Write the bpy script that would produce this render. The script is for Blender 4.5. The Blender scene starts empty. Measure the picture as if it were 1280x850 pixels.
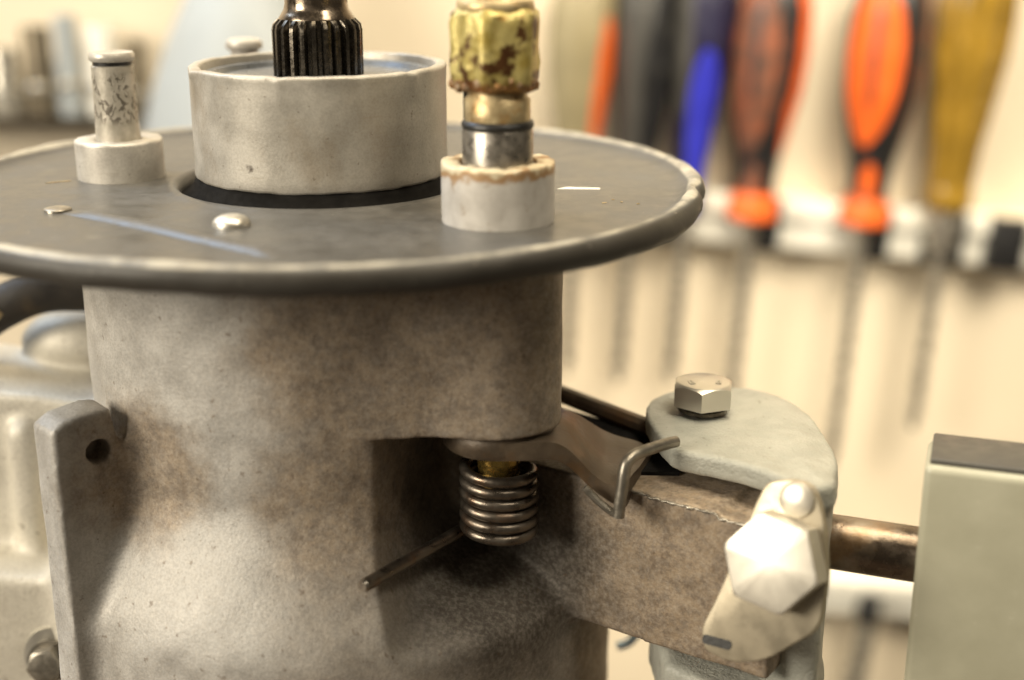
import bpy, bmesh, math, random
import numpy as np
from mathutils import Vector, Matrix

random.seed(7)
rng = np.random.default_rng(7)
MM = 0.001
SC = bpy.context.scene
COL = SC.collection

# ------------------------------------------------------------------ camera
cam_d = bpy.data.cameras.new("camera")
cam = bpy.data.objects.new("camera", cam_d)
COL.objects.link(cam)
SC.camera = cam
cam.location = (45.77 * MM, -330 * MM, 63.42 * MM)
cam.rotation_euler = (math.pi / 2 - 0.305, 0, 0)
cam_d.sensor_width = 36.0
cam_d.lens = 36.0 * 1719 / 1280
cam_d.clip_start = 0.01
cam_d.clip_end = 20
cam_d.dof.use_dof = True
cam_d.dof.focus_distance = 0.312
cam_d.dof.aperture_fstop = 5.6

# ------------------------------------------------------------------ world, lamps, exposure
world = bpy.data.worlds.new("World")
SC.world = world
world.use_nodes = True
bg = world.node_tree.nodes["Background"]
bg.inputs[0].default_value = (1.0, 0.84, 0.62, 1)
bg.inputs[1].default_value = 0.075

def area(name, loc, target, size, sizey, power, color, spread=180):
    l = bpy.data.lights.new(name, 'AREA')
    l.shape = 'RECTANGLE'; l.size = size; l.size_y = sizey
    l.energy = power; l.color = color; l.spread = math.radians(spread)
    o = bpy.data.objects.new(name, l); COL.objects.link(o)
    o.location = loc
    o.rotation_euler = (Vector(target) - Vector(loc)).to_track_quat('-Z', 'Y').to_euler()
    return o

area("key_lamp", (-0.92, -0.62, 0.40), (0.02, -0.03, -0.06), 0.5, 0.5, 15.0, (1.0, 0.90, 0.73))
area("ceiling_lamp", (0.10, -0.10, 1.05), (0.02, 0, -0.05), 0.9, 0.3, 6.5, (1.0, 0.85, 0.60))
area("wall_fill", (0.32, -0.08, 0.36), (0.20, 0.424, -0.25), 0.4, 0.3, 1.35, (1.0, 0.89, 0.70), 68)  # added lamp out of view, brightens the lower wall
area("ceiling_lamp_rear", (-0.1, 0.10, 0.9), (-0.05, 0.424, -0.05), 0.8, 0.25, 3.6, (1.0, 0.86, 0.64), 120)
area("window_light", (-0.62, 0.30, 0.72), (-0.02, -0.03, -0.03), 0.5, 0.4, 6.0, (0.62, 0.78, 1.0))

SC.view_settings.view_transform = 'Standard'
SC.view_settings.look = 'None'
SC.view_settings.gamma = 1.0
SC.view_settings.exposure = 0.22

# ------------------------------------------------------------------ materials
class NT:
    """small helper around a node tree; vectors are in millimetres of object space"""
    def __init__(s, name):
        s.m = bpy.data.materials.new(name); s.m.use_nodes = True
        s.t = s.m.node_tree; s.p = s.t.nodes["Principled BSDF"]
        tc = s.t.nodes.new("ShaderNodeTexCoord")
        v = s.t.nodes.new("ShaderNodeVectorMath"); v.operation = 'SCALE'; v.inputs["Scale"].default_value = 1000
        s.t.links.new(tc.outputs["Object"], v.inputs[0]); s.co = v.outputs[0]
    def link(s, a, b): s.t.links.new(a, b)
    def put(s, sock, v):
        if isinstance(v, bpy.types.NodeSocket): s.link(v, sock)
        elif isinstance(v, (tuple, list)): sock.default_value = (*v, 1) if len(v) == 3 and sock.type == 'RGBA' else v
        else: sock.default_value = v
    def noise(s, scale, detail=4, rough=0.55, co=None, dist=0.0):
        n = s.t.nodes.new("ShaderNodeTexNoise"); n.inputs["Scale"].default_value = scale
        n.inputs["Detail"].default_value = detail; n.inputs["Roughness"].default_value = rough; n.inputs["Distortion"].default_value = dist
        s.link(co or s.co, n.inputs["Vector"]); return n.outputs["Fac"]
    def stretch(s, sx, sy, sz, off=(0, 0, 0)):
        m = s.t.nodes.new("ShaderNodeMapping"); m.inputs["Scale"].default_value = (sx, sy, sz); m.inputs["Location"].default_value = off
        s.link(s.co, m.inputs["Vector"]); return m.outputs[0]
    def ramp(s, fac, a, b, lo=0.0, hi=1.0):
        n = s.t.nodes.new("ShaderNodeMapRange"); n.interpolation_type = 'SMOOTHSTEP'
        s.put(n.inputs["Value"], fac)
        for k, v in (("From Min", a), ("From Max", b), ("To Min", lo), ("To Max", hi)): n.inputs[k].default_value = v
        return n.outputs[0]
    def mix(s, f, a, b):
        n = s.t.nodes.new("ShaderNodeMix"); n.data_type = 'RGBA'
        s.put(n.inputs[0], f); s.put(n.inputs[6], a); s.put(n.inputs[7], b); return n.outputs[2]
    def math(s, op, a, b=0.0):
        n = s.t.nodes.new("ShaderNodeMath"); n.operation = op; s.put(n.inputs[0], a); s.put(n.inputs[1], b); return n.outputs[0]
    def dist(s, c):
        n = s.t.nodes.new("ShaderNodeVectorMath"); n.operation = 'DISTANCE'; s.link(s.co, n.inputs[0]); n.inputs[1].default_value = c
        return n.outputs["Value"]
    def xyz(s):
        n = s.t.nodes.new("ShaderNodeSeparateXYZ"); s.link(s.co, n.inputs[0]); return n.outputs
    def bump(s, h, strength, dist_mm, prev=None):
        n = s.t.nodes.new("ShaderNodeBump"); n.inputs["Strength"].default_value = strength; n.inputs["Distance"].default_value = dist_mm * MM
        s.link(h, n.inputs["Height"])
        if prev: s.link(prev, n.inputs["Normal"])
        return n.outputs[0]
    def done(s, color, rough=0.5, metal=0.0, normal=None, coat=0.0, spec=None):
        s.put(s.p.inputs["Base Color"], color); s.put(s.p.inputs["Roughness"], rough); s.put(s.p.inputs["Metallic"], metal)
        if normal: s.link(normal, s.p.inputs["Normal"])
        if coat: s.p.inputs["Coat Weight"].default_value = coat
        if spec is not None: s.p.inputs["Specular IOR Level"].default_value = spec
        return s.m

def simple(name, c, rough=0.5, metal=0.0, var=0.25, nscale=0.08, bump=0.0, bscale=1.0, dark=None, coat=0.0):
    n = NT(name)
    f = n.ramp(n.noise(nscale, 5, 0.6), 0.35, 0.7)
    d = dark or tuple(x * (1 - var) for x in c)
    colr = n.mix(f, d, c)
    r = n.ramp(n.noise(nscale * 3, 4), 0.3, 0.7, max(0.03, rough - 0.1), min(1, rough + 0.1))
    nb = n.bump(n.noise(bscale, 4, 0.6), 0.6, bump) if bump else None
    return n.done(colr, r, metal, nb, coat)

def mat_cast_body():
    n = NT("cast_aluminium_housing")
    x, y, z = n.xyz()[:3]
    big = n.noise(0.035, 5, 0.6); mid = n.noise(0.12, 6, 0.65); fine = n.noise(0.9, 4, 0.6)
    bare_and_lit = n.mix(n.ramp(mid, 0.3, 0.7), (0.42, 0.405, 0.38), (0.57, 0.555, 0.525))
    bare_and_lit = n.mix(n.ramp(x, -58, -70, 0, 0.8), bare_and_lit, (0.70, 0.66, 0.56))  # paler far left: strong light on the ledges put into the colour
    brown = n.mix(n.ramp(n.noise(0.26, 6, 0.75), 0.38, 0.62), (0.15, 0.096, 0.05), (0.335, 0.24, 0.145))
    # old oil film baked on the right half of the neck, uneven edge
    side = n.math('ADD', n.ramp(x, -34, 12), n.math('MULTIPLY', n.math('SUBTRACT', big, 0.5), 1.6))
    film = n.ramp(side, 0.25, 0.95)
    lowclean = n.ramp(n.math('ADD', z, n.math('MULTIPLY', mid, 16)), 72, 92)
    film = n.math('MULTIPLY', film, n.math('ADD', n.math('MULTIPLY', lowclean, 0.55), 0.45))
    lug_shade = n.math('ADD', n.dist((-35, -46, 94)), n.math('MULTIPLY', n.math('SUBTRACT', mid, 0.5), 14))  # brown tint on the lug face, deepened to paint in its shade
    film = n.math('MAXIMUM', film, n.ramp(lug_shade, 22, 10, 0, 0.95))
    film = n.math('MAXIMUM', film, n.ramp(n.math('ADD', x, n.math('MULTIPLY', mid, 10)), 56, 70, 0, 1.1))
    c = n.mix(n.math('MULTIPLY', film, 0.76), bare_and_lit, brown)
    # grime smudge under the spring, widened to paint in the pocket's deeper shade
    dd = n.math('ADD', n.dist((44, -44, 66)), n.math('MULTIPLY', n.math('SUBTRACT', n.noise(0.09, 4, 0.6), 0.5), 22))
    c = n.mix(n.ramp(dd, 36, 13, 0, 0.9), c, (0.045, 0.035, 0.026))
    # speckle of pits and rust flecks
    sp = n.ramp(n.noise(0.55, 2, 0.5), 0.66, 0.74)
    c = n.mix(n.math('MULTIPLY', sp, 0.55), c, (0.13, 0.085, 0.05))
    sp2 = n.ramp(fine, 0.35, 0.75, 0, 0.5)
    c = n.mix(sp2, c, n.mix(0.5, c, (0.62, 0.57, 0.5)))
    gr = n.ramp(n.noise(1.7, 3, 0.7), 0.42, 0.62, 0, 0.32)
    c = n.mix(gr, c, n.mix(0.6, c, (0.06, 0.045, 0.03)))
    drip = n.ramp(n.noise(0.22, 5, 0.7, n.stretch(1, 1, 0.22, (3, 8, 1))), 0.58, 0.78, 0, 0.3)
    c = n.mix(drip, c, (0.19, 0.14, 0.095))
    r = n.ramp(mid, 0.3, 0.75, 0.50, 0.68)
    b1 = n.bump(n.noise(1.4, 4, 0.65), 0.55, 0.2)
    b2 = n.bump(n.noise(0.22, 4, 0.6), 0.35, 0.5, b1)
    return n.done(c, r, 0.28, b2)

def mat_raw_alu(name="raw_aluminium", c0=(0.46, 0.43, 0.385), c1=(0.62, 0.59, 0.53), stain=0.5, pit=None, streak=False):
    n = NT(name)
    mid = n.noise(0.1, 5, 0.6)
    c = n.mix(n.ramp(mid, 0.3, 0.7), c0, c1)
    st = n.ramp(n.noise(0.055, 5, 0.65, n.stretch(1, 1, 0.6, (13, 7, 3))), 0.5, 0.75, 0, stain)
    c = n.mix(st, c, (0.30, 0.24, 0.17))
    sp = n.ramp(n.noise(0.7, 2, 0.5), 0.68, 0.76, 0, 0.5)
    c = n.mix(sp, c, (0.12, 0.09, 0.06))
    if pit:
        d = n.math('ADD', n.dist(pit), n.math('MULTIPLY', n.noise(0.9, 3), 2.0))
        c = n.mix(n.ramp(d, 2.3, 1.4, 0, 0.92), c, (0.05, 0.035, 0.025))
    gr = n.ramp(n.noise(1.8, 3, 0.7), 0.42, 0.62, 0, 0.25)
    c = n.mix(gr, c, n.mix(0.6, c, (0.10, 0.08, 0.055)))
    sc = n.ramp(n.noise(0.5, 4, 0.65, n.stretch(0.2, 0.2, 2.2, (5, 2, 9))), 0.58, 0.72, 0, 0.35)
    c = n.mix(sc, c, (0.33, 0.285, 0.22))
    h = n.noise(1.4, 4, 0.6, n.stretch(0.25, 0.25, 2.5) if streak else None)
    b = n.bump(h, 0.35, 0.15)
    return n.done(c, n.ramp(mid, 0.3, 0.7, 0.38, 0.55), 0.35, b)

def mat_stained_boss():
    n = NT("stained_boss_aluminium")
    z = n.xyz()[2]
    mid = n.noise(0.14, 5, 0.6)
    c = n.mix(n.ramp(mid, 0.3, 0.7), (0.46, 0.43, 0.39), (0.62, 0.59, 0.545))
    edge = n.math('ADD', z, n.math('MULTIPLY', n.noise(0.17, 4, 0.6), 9.0))
    c = n.mix(n.ramp(edge, 164.0, 165.6, 0, 0.9), c, (0.34, 0.19, 0.07))
    c = n.mix(n.ramp(edge, 165.8, 167.4, 0, 0.9), c, (0.68, 0.60, 0.42))
    c = n.mix(n.ramp(n.noise(0.35, 4, 0.6), 0.6, 0.72, 0, 0.6), c, (0.26, 0.18, 0.11))
    b = n.bump(n.noise(1.2, 4, 0.6), 0.4, 0.14)
    return n.done(c, 0.5, 0.25, b)

def mat_plate():
    n = NT("grey_painted_plate")
    big = n.noise(0.03, 5, 0.6); mid = n.noise(0.13, 6, 0.65)
    c = n.mix(n.ramp(mid, 0.3, 0.75), (0.062, 0.060, 0.056), (0.098, 0.095, 0.089))
    c = n.mix(n.ramp(big, 0.52, 0.75, 0, 0.4), c, (0.13, 0.112, 0.088))
    # worn crown of the rolled bead, with its highlight painted in as metal
    rr = n.t.nodes.new("ShaderNodeVectorMath"); rr.operation = 'LENGTH'
    mp = n.stretch(1, 1, 0); n.link(mp, rr.inputs[0])
    z = n.xyz()[2]
    wear_and_light = n.math('MULTIPLY', n.ramp(rr.outputs["Value"], 86.4, 87.6), n.ramp(z, 151.0, 151.6))
    wear_and_light = n.math('MULTIPLY', wear_and_light, n.ramp(n.noise(0.11, 5, 0.65), 0.30, 0.62, 0.25, 1))
    c = n.mix(n.math('MULTIPLY', wear_and_light, 0.85), c, (0.50, 0.46, 0.37))
    rim_shade = n.math('MULTIPLY', n.ramp(rr.outputs["Value"], 89.8, 91.0), n.ramp(z, 151.5, 150.6))  # shade on the bead's outer side, painted into the colour
    c = n.mix(n.math('MULTIPLY', rim_shade, 0.85), c, (0.038, 0.033, 0.026))
    # pale scuffs
    sc = n.ramp(n.noise(0.25, 3, 0.6, n.stretch(0.22, 1.6, 1)), 0.71, 0.77, 0, 0.6)
    c = n.mix(sc, c, (0.5, 0.47, 0.42))
    sp = n.ramp(n.noise(0.8, 2, 0.5), 0.72, 0.78, 0, 0.6)
    c = n.mix(sp, c, (0.42, 0.38, 0.30))
    r = n.ramp(mid, 0.3, 0.7, 0.30, 0.48)
    r = n.math('ADD', r, n.ramp(rr.outputs["Value"], 84, 88, 0, 0.15))
    b = n.bump(n.noise(0.09, 4, 0.55), 0.35, 0.5)
    b = n.bump(n.noise(1.1, 3, 0.6), 0.25, 0.08, b)
    return n.done(c, r, 0.0, b)

def mat_rusty(name, light, dark, rust, metal=0.5, rough=0.45, sc=0.14, amount=0.8):
    n = NT(name)
    m = n.noise(sc, 6, 0.65)
    c = n.mix(n.ramp(m, 0.35, 0.7), dark, light)
    c = n.mix(n.ramp(n.noise(sc * 0.7, 5, 0.65, n.stretch(1, 1, 1, (31, 5, 9))), 0.5, 0.68, 0, amount), c, rust)
    b = n.bump(n.noise(0.9, 5, 0.65), 0.5, 0.18)
    return n.done(c, n.ramp(m, 0.3, 0.7, rough - 0.1, rough + 0.15), metal, b)

def mat_nut():
    n = NT("corroded_olive_nut")
    c = n.mix(n.ramp(n.noise(0.22, 5, 0.6), 0.35, 0.65), (0.36, 0.27, 0.06), (0.62, 0.52, 0.20))
    c = n.mix(n.ramp(n.noise(0.15, 4, 0.6, n.stretch(1, 1, 1, (7, 3, 11.5))), 0.53, 0.60), c, (0.10, 0.042, 0.014))
    z = n.xyz()[2]
    e = n.math('ADD', z, n.math('MULTIPLY', n.noise(0.3, 4), -5.0))
    c = n.mix(n.ramp(e, 20.6, 19.0, 0, 0.85), c, (0.22, 0.085, 0.02))
    c = n.mix(n.ramp(n.noise(0.4, 3, 0.6), 0.66, 0.72, 0, 0.8), c, (0.45, 0.2, 0.03))
    b = n.bump(n.noise(0.7, 5, 0.65), 0.6, 0.35)
    return n.done(c, 0.33, 0.35, b)

def mat_pin():
    n = NT("scribed_steel_pin")
    c = n.mix(n.ramp(n.noise(0.3, 5, 0.6), 0.3, 0.7), (0.38, 0.35, 0.29), (0.54, 0.50, 0.43))
    mk = n.noise(0.55, 3, 0.6, n.stretch(1.0, 1.0, 0.55), 1.4)
    z = n.xyz()[2]
    band = n.math('MULTIPLY', n.ramp(z, 8.5, 11), n.ramp(z, 22.5, 20))
    c = n.mix(n.math('MULTIPLY', n.ramp(mk, 0.50, 0.58), n.math('MULTIPLY', band, 0.8)), c, (0.07, 0.055, 0.04))
    return n.done(c, 0.45, 0.4, n.bump(mk, 0.4, 0.3))

def mat_clamp():
    n = NT("grey_enamel_clamp")
    mid = n.noise(0.12, 5, 0.6)
    c = n.mix(n.ramp(mid, 0.3, 0.7), (0.345, 0.35, 0.31), (0.43, 0.43, 0.38))
    c = n.mix(n.ramp(n.noise(0.45, 4, 0.6), 0.63, 0.72, 0, 0.55), c, (0.20, 0.18, 0.14))
    h = n.noise(0.9, 4, 0.6)
    b = n.bump(h, 0.8, 0.45)
    return n.done(c, n.ramp(mid, 0.3, 0.7, 0.38, 0.52), 0.0, b)

def mat_wall():
    n = NT("cream_painted_wall")
    c = n.mix(n.ramp(n.noise(0.006, 4, 0.5), 0.3, 0.7), (0.70, 0.60, 0.45), (0.77, 0.675, 0.52))
    b = n.bump(n.noise(0.35, 4, 0.6), 0.3, 0.4)
    return n.done(c, 0.55, 0.0, b)

def mat_box():
    n = NT("grey_green_enamel")
    mid = n.noise(0.05, 5, 0.6)
    c = n.mix(n.ramp(mid, 0.3, 0.7), (0.36, 0.348, 0.258), (0.43, 0.418, 0.318))
    c = n.mix(n.ramp(n.noise(0.4, 3, 0.6), 0.68, 0.75, 0, 0.35), c, (0.55, 0.54, 0.46))
    b = n.bump(n.noise(0.3, 4, 0.6), 0.25, 0.2)
    return n.done(c, 0.42, 0.0, b)

M = {
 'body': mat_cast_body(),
 'drum': mat_raw_alu("collar_aluminium", (0.38, 0.355, 0.31), (0.50, 0.47, 0.415), 0.55, (-12.6, -27.9, 158.0)),
 'boss': mat_raw_alu("turned_aluminium", streak=True),
 'boss2': mat_stained_boss(),
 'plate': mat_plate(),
 'rubber': simple("black_rubber", (0.022, 0.021, 0.02), 0.42, 0, 0.4, 0.2, 0.1),
 'steel': simple("bright_steel", (0.50, 0.46, 0.40), 0.34, 0.9, 0.45, 0.2, 0.03, 2.0),
 'zinc': simple("zinc_plated_steel", (0.68, 0.65, 0.58), 0.36, 0.85, 0.08, 0.03),
 'zinc2': simple('rough_zinc_plating', (0.68, 0.64, 0.56), 0.42, 0.75, 0.05, 0.03),
 'dull': simple("dull_steel", (0.34, 0.31, 0.26), 0.38, 0.8, 0.35, 0.25, 0.08, 1.4),
 'spline': simple("oiled_dark_steel", (0.115, 0.10, 0.08), 0.27, 0.9, 0.5, 0.3, 0.05, 1.2),
 'shaft': simple("oiled_shaft_steel", (0.30, 0.24, 0.18), 0.22, 0.95, 0.4, 0.2, 0.03, 1.2),
 'spring': mat_rusty("spring_steel", (0.23, 0.20, 0.165), (0.15, 0.125, 0.10), (0.22, 0.115, 0.055), 0.9, 0.33, 0.2, 0.5),
 'lever': mat_rusty("browned_lever_steel", (0.135, 0.102, 0.07), (0.07, 0.052, 0.036), (0.14, 0.078, 0.033), 0.3, 0.42, 0.10, 0.7),
 'rod': mat_rusty("tarnished_rod_steel", (0.36, 0.31, 0.25), (0.14, 0.11, 0.085), (0.30, 0.17, 0.07), 0.85, 0.32, 0.12, 0.5),
 'brass': simple("brass_bush", (0.62, 0.42, 0.12), 0.25, 0.9, 0.5, 0.4, 0.06, 1.2),
 'bronze': mat_rusty("stained_collar_brass", (0.62, 0.50, 0.28), (0.40, 0.30, 0.16), (0.50, 0.25, 0.05), 0.5, 0.35, 0.3, 0.5),
 'nut': mat_nut(),
 'crust': mat_rusty("rust_crust", (0.34, 0.17, 0.05), (0.16, 0.07, 0.02), (0.60, 0.50, 0.36), 0.0, 0.55, 0.4, 0.6),
 'pin': mat_pin(),
 'clamp': mat_clamp(),
 'tab': simple("zinc_lock_plate", (0.50, 0.44, 0.33), 0.45, 0.7, 0.2, 0.06, 0.02, 1.2),
 'wall': mat_wall(),
 'box': mat_box(),
 'topside': simple("dark_grey_topside", (0.085, 0.08, 0.07), 0.4, 0.1, 0.2, 0.08, 0.05),
 'black': simple("black_plastic", (0.018, 0.018, 0.019), 0.38, 0, 0.3, 0.06),
 'charcoal': simple("charcoal_rubber_grip", (0.055, 0.052, 0.046), 0.55, 0, 0.3, 0.06),
 'orange': simple("orange_grip", (0.80, 0.135, 0.018), 0.42, 0, 0.15, 0.05),
 'worn': simple("worn_brown_red_grip", (0.30, 0.085, 0.035), 0.5, 0, 0.5, 0.12, dark=(0.09, 0.05, 0.035)),
 'blue': simple("blue_grip", (0.035, 0.04, 0.52), 0.4, 0, 0.25, 0.05),
 'navy': simple("navy_grip", (0.016, 0.014, 0.045), 0.45, 0, 0.3, 0.05),
 'beige': simple("grey_beige_grip", (0.29, 0.245, 0.14), 0.5, 0, 0.25, 0.05),
 'amber': simple("amber_plastic", (0.33, 0.195, 0.025), 0.22, 0, 0.4, 0.04, coat=0.4),
 'white': simple("white_plastic", (0.80, 0.78, 0.70), 0.4, 0, 0.1, 0.05),
 'chrome': simple("satin_chrome", (0.62, 0.58, 0.50), 0.3, 0.8, 0.3, 0.05),
 'socketdark': simple("dark_socket_steel", (0.24, 0.20, 0.14), 0.35, 0.7, 0.3, 0.05),
 'shade': simple("grey_blue_enamel", (0.34, 0.37, 0.385), 0.5, 0, 0.1, 0.02),
 'sealmetal': simple('grey_blue_seal', (0.20, 0.215, 0.235), 0.35, 0.4, 0.2, 0.1),
 'shade_black': simple('matt_black_shade', (0.014, 0.013, 0.012), 0.85, 0, 0.4, 0.2, 0.1),  # flat black standing in for shade under the collar and behind the lever
 'hose': mat_rusty("dark_oily_hose", (0.035, 0.028, 0.02), (0.015, 0.012, 0.01), (0.09, 0.06, 0.03), 0.0, 0.6, 0.12, 0.6),
 'bench': simple("dark_unseen_bench", (0.13, 0.09, 0.06), 0.6, 0, 0.4, 0.02),
 'paleblue': simple("pale_blue_glint", (0.42, 0.58, 0.72), 0.3, 0, 0.1, 0.1),
}

M['shade_black'].node_tree.nodes['Principled BSDF'].inputs['Specular IOR Level'].default_value = 0.08

# ------------------------------------------------------------------ mesh helpers (all in millimetres)
def thing(name, label, cat, loc=(0, 0, 0), rot=(0, 0, 0), group=None):
    o = bpy.data.objects.new(name, None); COL.objects.link(o)
    o.empty_display_size = 0.01
    o.location = Vector(loc) * MM; o.rotation_euler = rot
    o["label"] = label; o["category"] = cat
    if group: o["group"] = group
    o["_b"] = [0.0, 0.0, 0.0]
    return o

def based(name, label, cat, base, group=None):
    """thing whose parts are given in scene millimetres; base is its foot"""
    o = thing(name, label, cat, base, group=group); o["_b"] = [float(v) for v in base]; return o

def mk(name, verts, faces, mat, parent=None, sharp=35, label=None, smooth=True):
    v = np.asarray(verts, dtype=np.float64)
    p = parent
    if p is not None:
        b = p.get("_b")
        if b is not None: v = v - np.array(list(b))
    me = bpy.data.meshes.new(name)
    me.from_pydata((v * MM).tolist(), [], [tuple(f) for f in faces])
    bm = bmesh.new(); bm.from_mesh(me)
    bmesh.ops.recalc_face_normals(bm, faces=bm.faces)
    a = math.radians(sharp)
    for f in bm.faces: f.smooth = smooth
    for e in bm.edges:
        if len(e.link_faces) == 2 and e.calc_face_angle(0) > a: e.smooth = False
    bm.to_mesh(me); bm.free()
    me.materials.append(mat if not isinstance(mat, str) else M[mat])
    o = bpy.data.objects.new(name, me); COL.objects.link(o)
    if p is not None:
        o.parent = p
        if p.get("_b") is not None: o["_b"] = list(p["_b"])
    if label: o["label"] = label
    return o

def structure(name, verts, faces, mat):
    o = mk(name, verts, faces, mat); o["kind"] = "structure"; return o

def merge(*parts):
    V, F, n = [], [], 0
    for v, f in parts:
        V += [tuple(p) for p in v]; F += [tuple(i + n for i in q) for q in f]; n += len(v)
    return V, F

def lathe(prof, seg=96, c=(0, 0), wob=None, a0=0.0, a1=2 * math.pi, sx=1.0, sy=1.0):
    """prof: list of (r, z). r == 0 closes at a pole. closed profile loop when first == last"""
    full = abs(a1 - a0 - 2 * math.pi) < 1e-6
    n = seg if full else seg + 1
    V, F = [], []
    rows = []
    for (r, z) in prof:
        if r < 1e-9:
            rows.append([len(V)] * n); V.append((c[0], c[1], z)); continue
        row = []
        for i in range(n):
            a = a0 + (a1 - a0) * i / seg
            rr, zz = (r, z) if wob is None else wob(r, z, a)
            row.append(len(V)); V.append((c[0] + sx * rr * math.cos(a), c[1] + sy * rr * math.sin(a), zz))
        rows.append(row)
    for A, B in zip(rows, rows[1:]):
        for i in range(seg):
            j = (i + 1) % n
            q = [A[i], A[j], B[j], B[i]]
            q = [x for k, x in enumerate(q) if x not in q[:k]]
            if len(q) >= 3: F.append(q)
    return V, F

def tube(pts, r, seg=14, caps=True):
    P = [Vector(p) for p in pts]
    V, F = [], []
    t0 = (P[1] - P[0]).normalized()
    nrm = t0.orthogonal().normalized()
    for i, p in enumerate(P):
        t = ((P[min(i + 1, len(P) - 1)] - P[max(i - 1, 0)])).normalized()
        nrm = (nrm - t * nrm.dot(t)).normalized()
        b = t.cross(nrm)
        rr = r[i] if isinstance(r, (list, tuple)) else r
        for k in range(seg):
            a = 2 * math.pi * k / seg
            V.append(tuple(p + (nrm * math.cos(a) + b * math.sin(a)) * rr))
        if i:
            o = (i - 1) * seg
            for k in range(seg):
                F.append((o + k, o + (k + 1) % seg, o + seg + (k + 1) % seg, o + seg + k))
    if caps:
        F.append(tuple(range(seg))); F.append(tuple(range(len(V) - seg, len(V))))
    return V, F

def catmull(pts, n=8):
    P = [np.array(p, float) for p in pts]
    P = [2 * P[0] - P[1]] + P + [2 * P[-1] - P[-2]]
    out = []
    for i in range(1, len(P) - 2):
        for k in range(n):
            t = k / n
            out.append(0.5 * (2 * P[i] + (P[i + 1] - P[i - 1]) * t + (2 * P[i - 1] - 5 * P[i] + 4 * P[i + 1] - P[i + 2]) * t * t + (-P[i - 1] + 3 * P[i] - 3 * P[i + 1] + P[i + 2]) * t ** 3))
    out.append(P[-2]); return [tuple(p) for p in out]

def prism(poly, z0, z1, bev=0.0, seg=2):
    bm = bmesh.new()
    vs = [bm.verts.new((x, y, z0)) for x, y in poly]
    f = bm.faces.new(vs)
    r = bmesh.ops.extrude_face_region(bm, geom=[f])
    for v in r['geom']:
        if isinstance(v, bmesh.types.BMVert): v.co.z = z1
    bmesh.ops.recalc_face_normals(bm, faces=bm.faces)
    if bev:
        es = [e for e in bm.edges if len(e.link_faces) == 2 and e.calc_face_angle(0) > 0.5]
        bmesh.ops.bevel(bm, geom=es, offset=bev, segments=seg, profile=0.5, affect='EDGES', clamp_overlap=True)
    bm.verts.index_update()
    V = [tuple(v.co) for v in bm.verts]; F = [tuple(v.index for v in q.verts) for q in bm.faces]
    bm.free(); return V, F

def box(x0, x1, y0, y1, z0, z1, bev=0.0, seg=2):
    return prism([(x0, y0), (x1, y0), (x1, y1), (x0, y1)], z0, z1, bev, seg)

def xform(vf, mat):
    V, F = vf
    return [tuple(mat @ Vector(v)) for v in V], F

def rounded(pts, r, n=5):
    """polygon with rounded corners"""
    out = []
    N = len(pts)
    for i in range(N):
        p0, p, p1 = (Vector((*pts[i - 1], 0)), Vector((*pts[i], 0)), Vector((*pts[(i + 1) % N], 0)))
        a = (p0 - p); b = (p1 - p)
        d = min(r, a.length * 0.45, b.length * 0.45)
        A = p + a.normalized() * d; B = p + b.normalized() * d
        for k in range(n + 1):
            t = k / n
            q = A * (1 - t) ** 2 + p * 2 * t * (1 - t) + B * t * t
            out.append((q.x, q.y))
    return out

def hexhead(af, h, seg=96, rot=0.0, chamfer=0.62, recess=0.0, rtf=0.955):
    V, F = [], []
    rt = af / 2 * rtf
    def rh(a):
        b = (a - rot) % (math.pi / 3) - math.pi / 6
        return af / 2 / math.cos(b)
    rings = []
    for kind in range(4):
        row = []
        for i in range(seg):
            a = rot + 2 * math.pi * i / seg
            R = rh(a)
            if kind == 0: r, z = min(rt, R) - 0.35, h
            elif kind == 1: r, z = min(rt, R - 0.02), h - 0.12
            elif kind == 2: r, z = R, h - 0.12 - max(0.02, R - rt) * chamfer
            else: r, z = R, 0
            row.append(len(V)); V.append((r * math.cos(a), r * math.sin(a), z))
        rings.append(row)
    c = len(V); V.append((0, 0, h)); d = len(V); V.append((0, 0, 0))
    for i in range(seg):
        j = (i + 1) % seg
        F.append((c, rings[0][i], rings[0][j]))
        for A, B in zip(rings, rings[1:]): F.append((A[i], B[i], B[j], A[j]))
        F.append((rings[3][i], d, rings[3][j]))
    return V, F

def text_mesh(s, size, depth):
    cu = bpy.data.curves.new("t", 'FONT'); cu.body = s; cu.size = size; cu.extrude = depth; cu.align_x = 'CENTER'; cu.align_y = 'CENTER'
    o = bpy.data.objects.new("t", cu); COL.objects.link(o)
    me = o.to_mesh()
    V = [tuple(v.co) for v in me.vertices]; F = [tuple(p.vertices) for p in me.polygons]
    o.to_mesh_clear(); bpy.data.objects.remove(o); bpy.data.curves.remove(cu)
    return V, F

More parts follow.
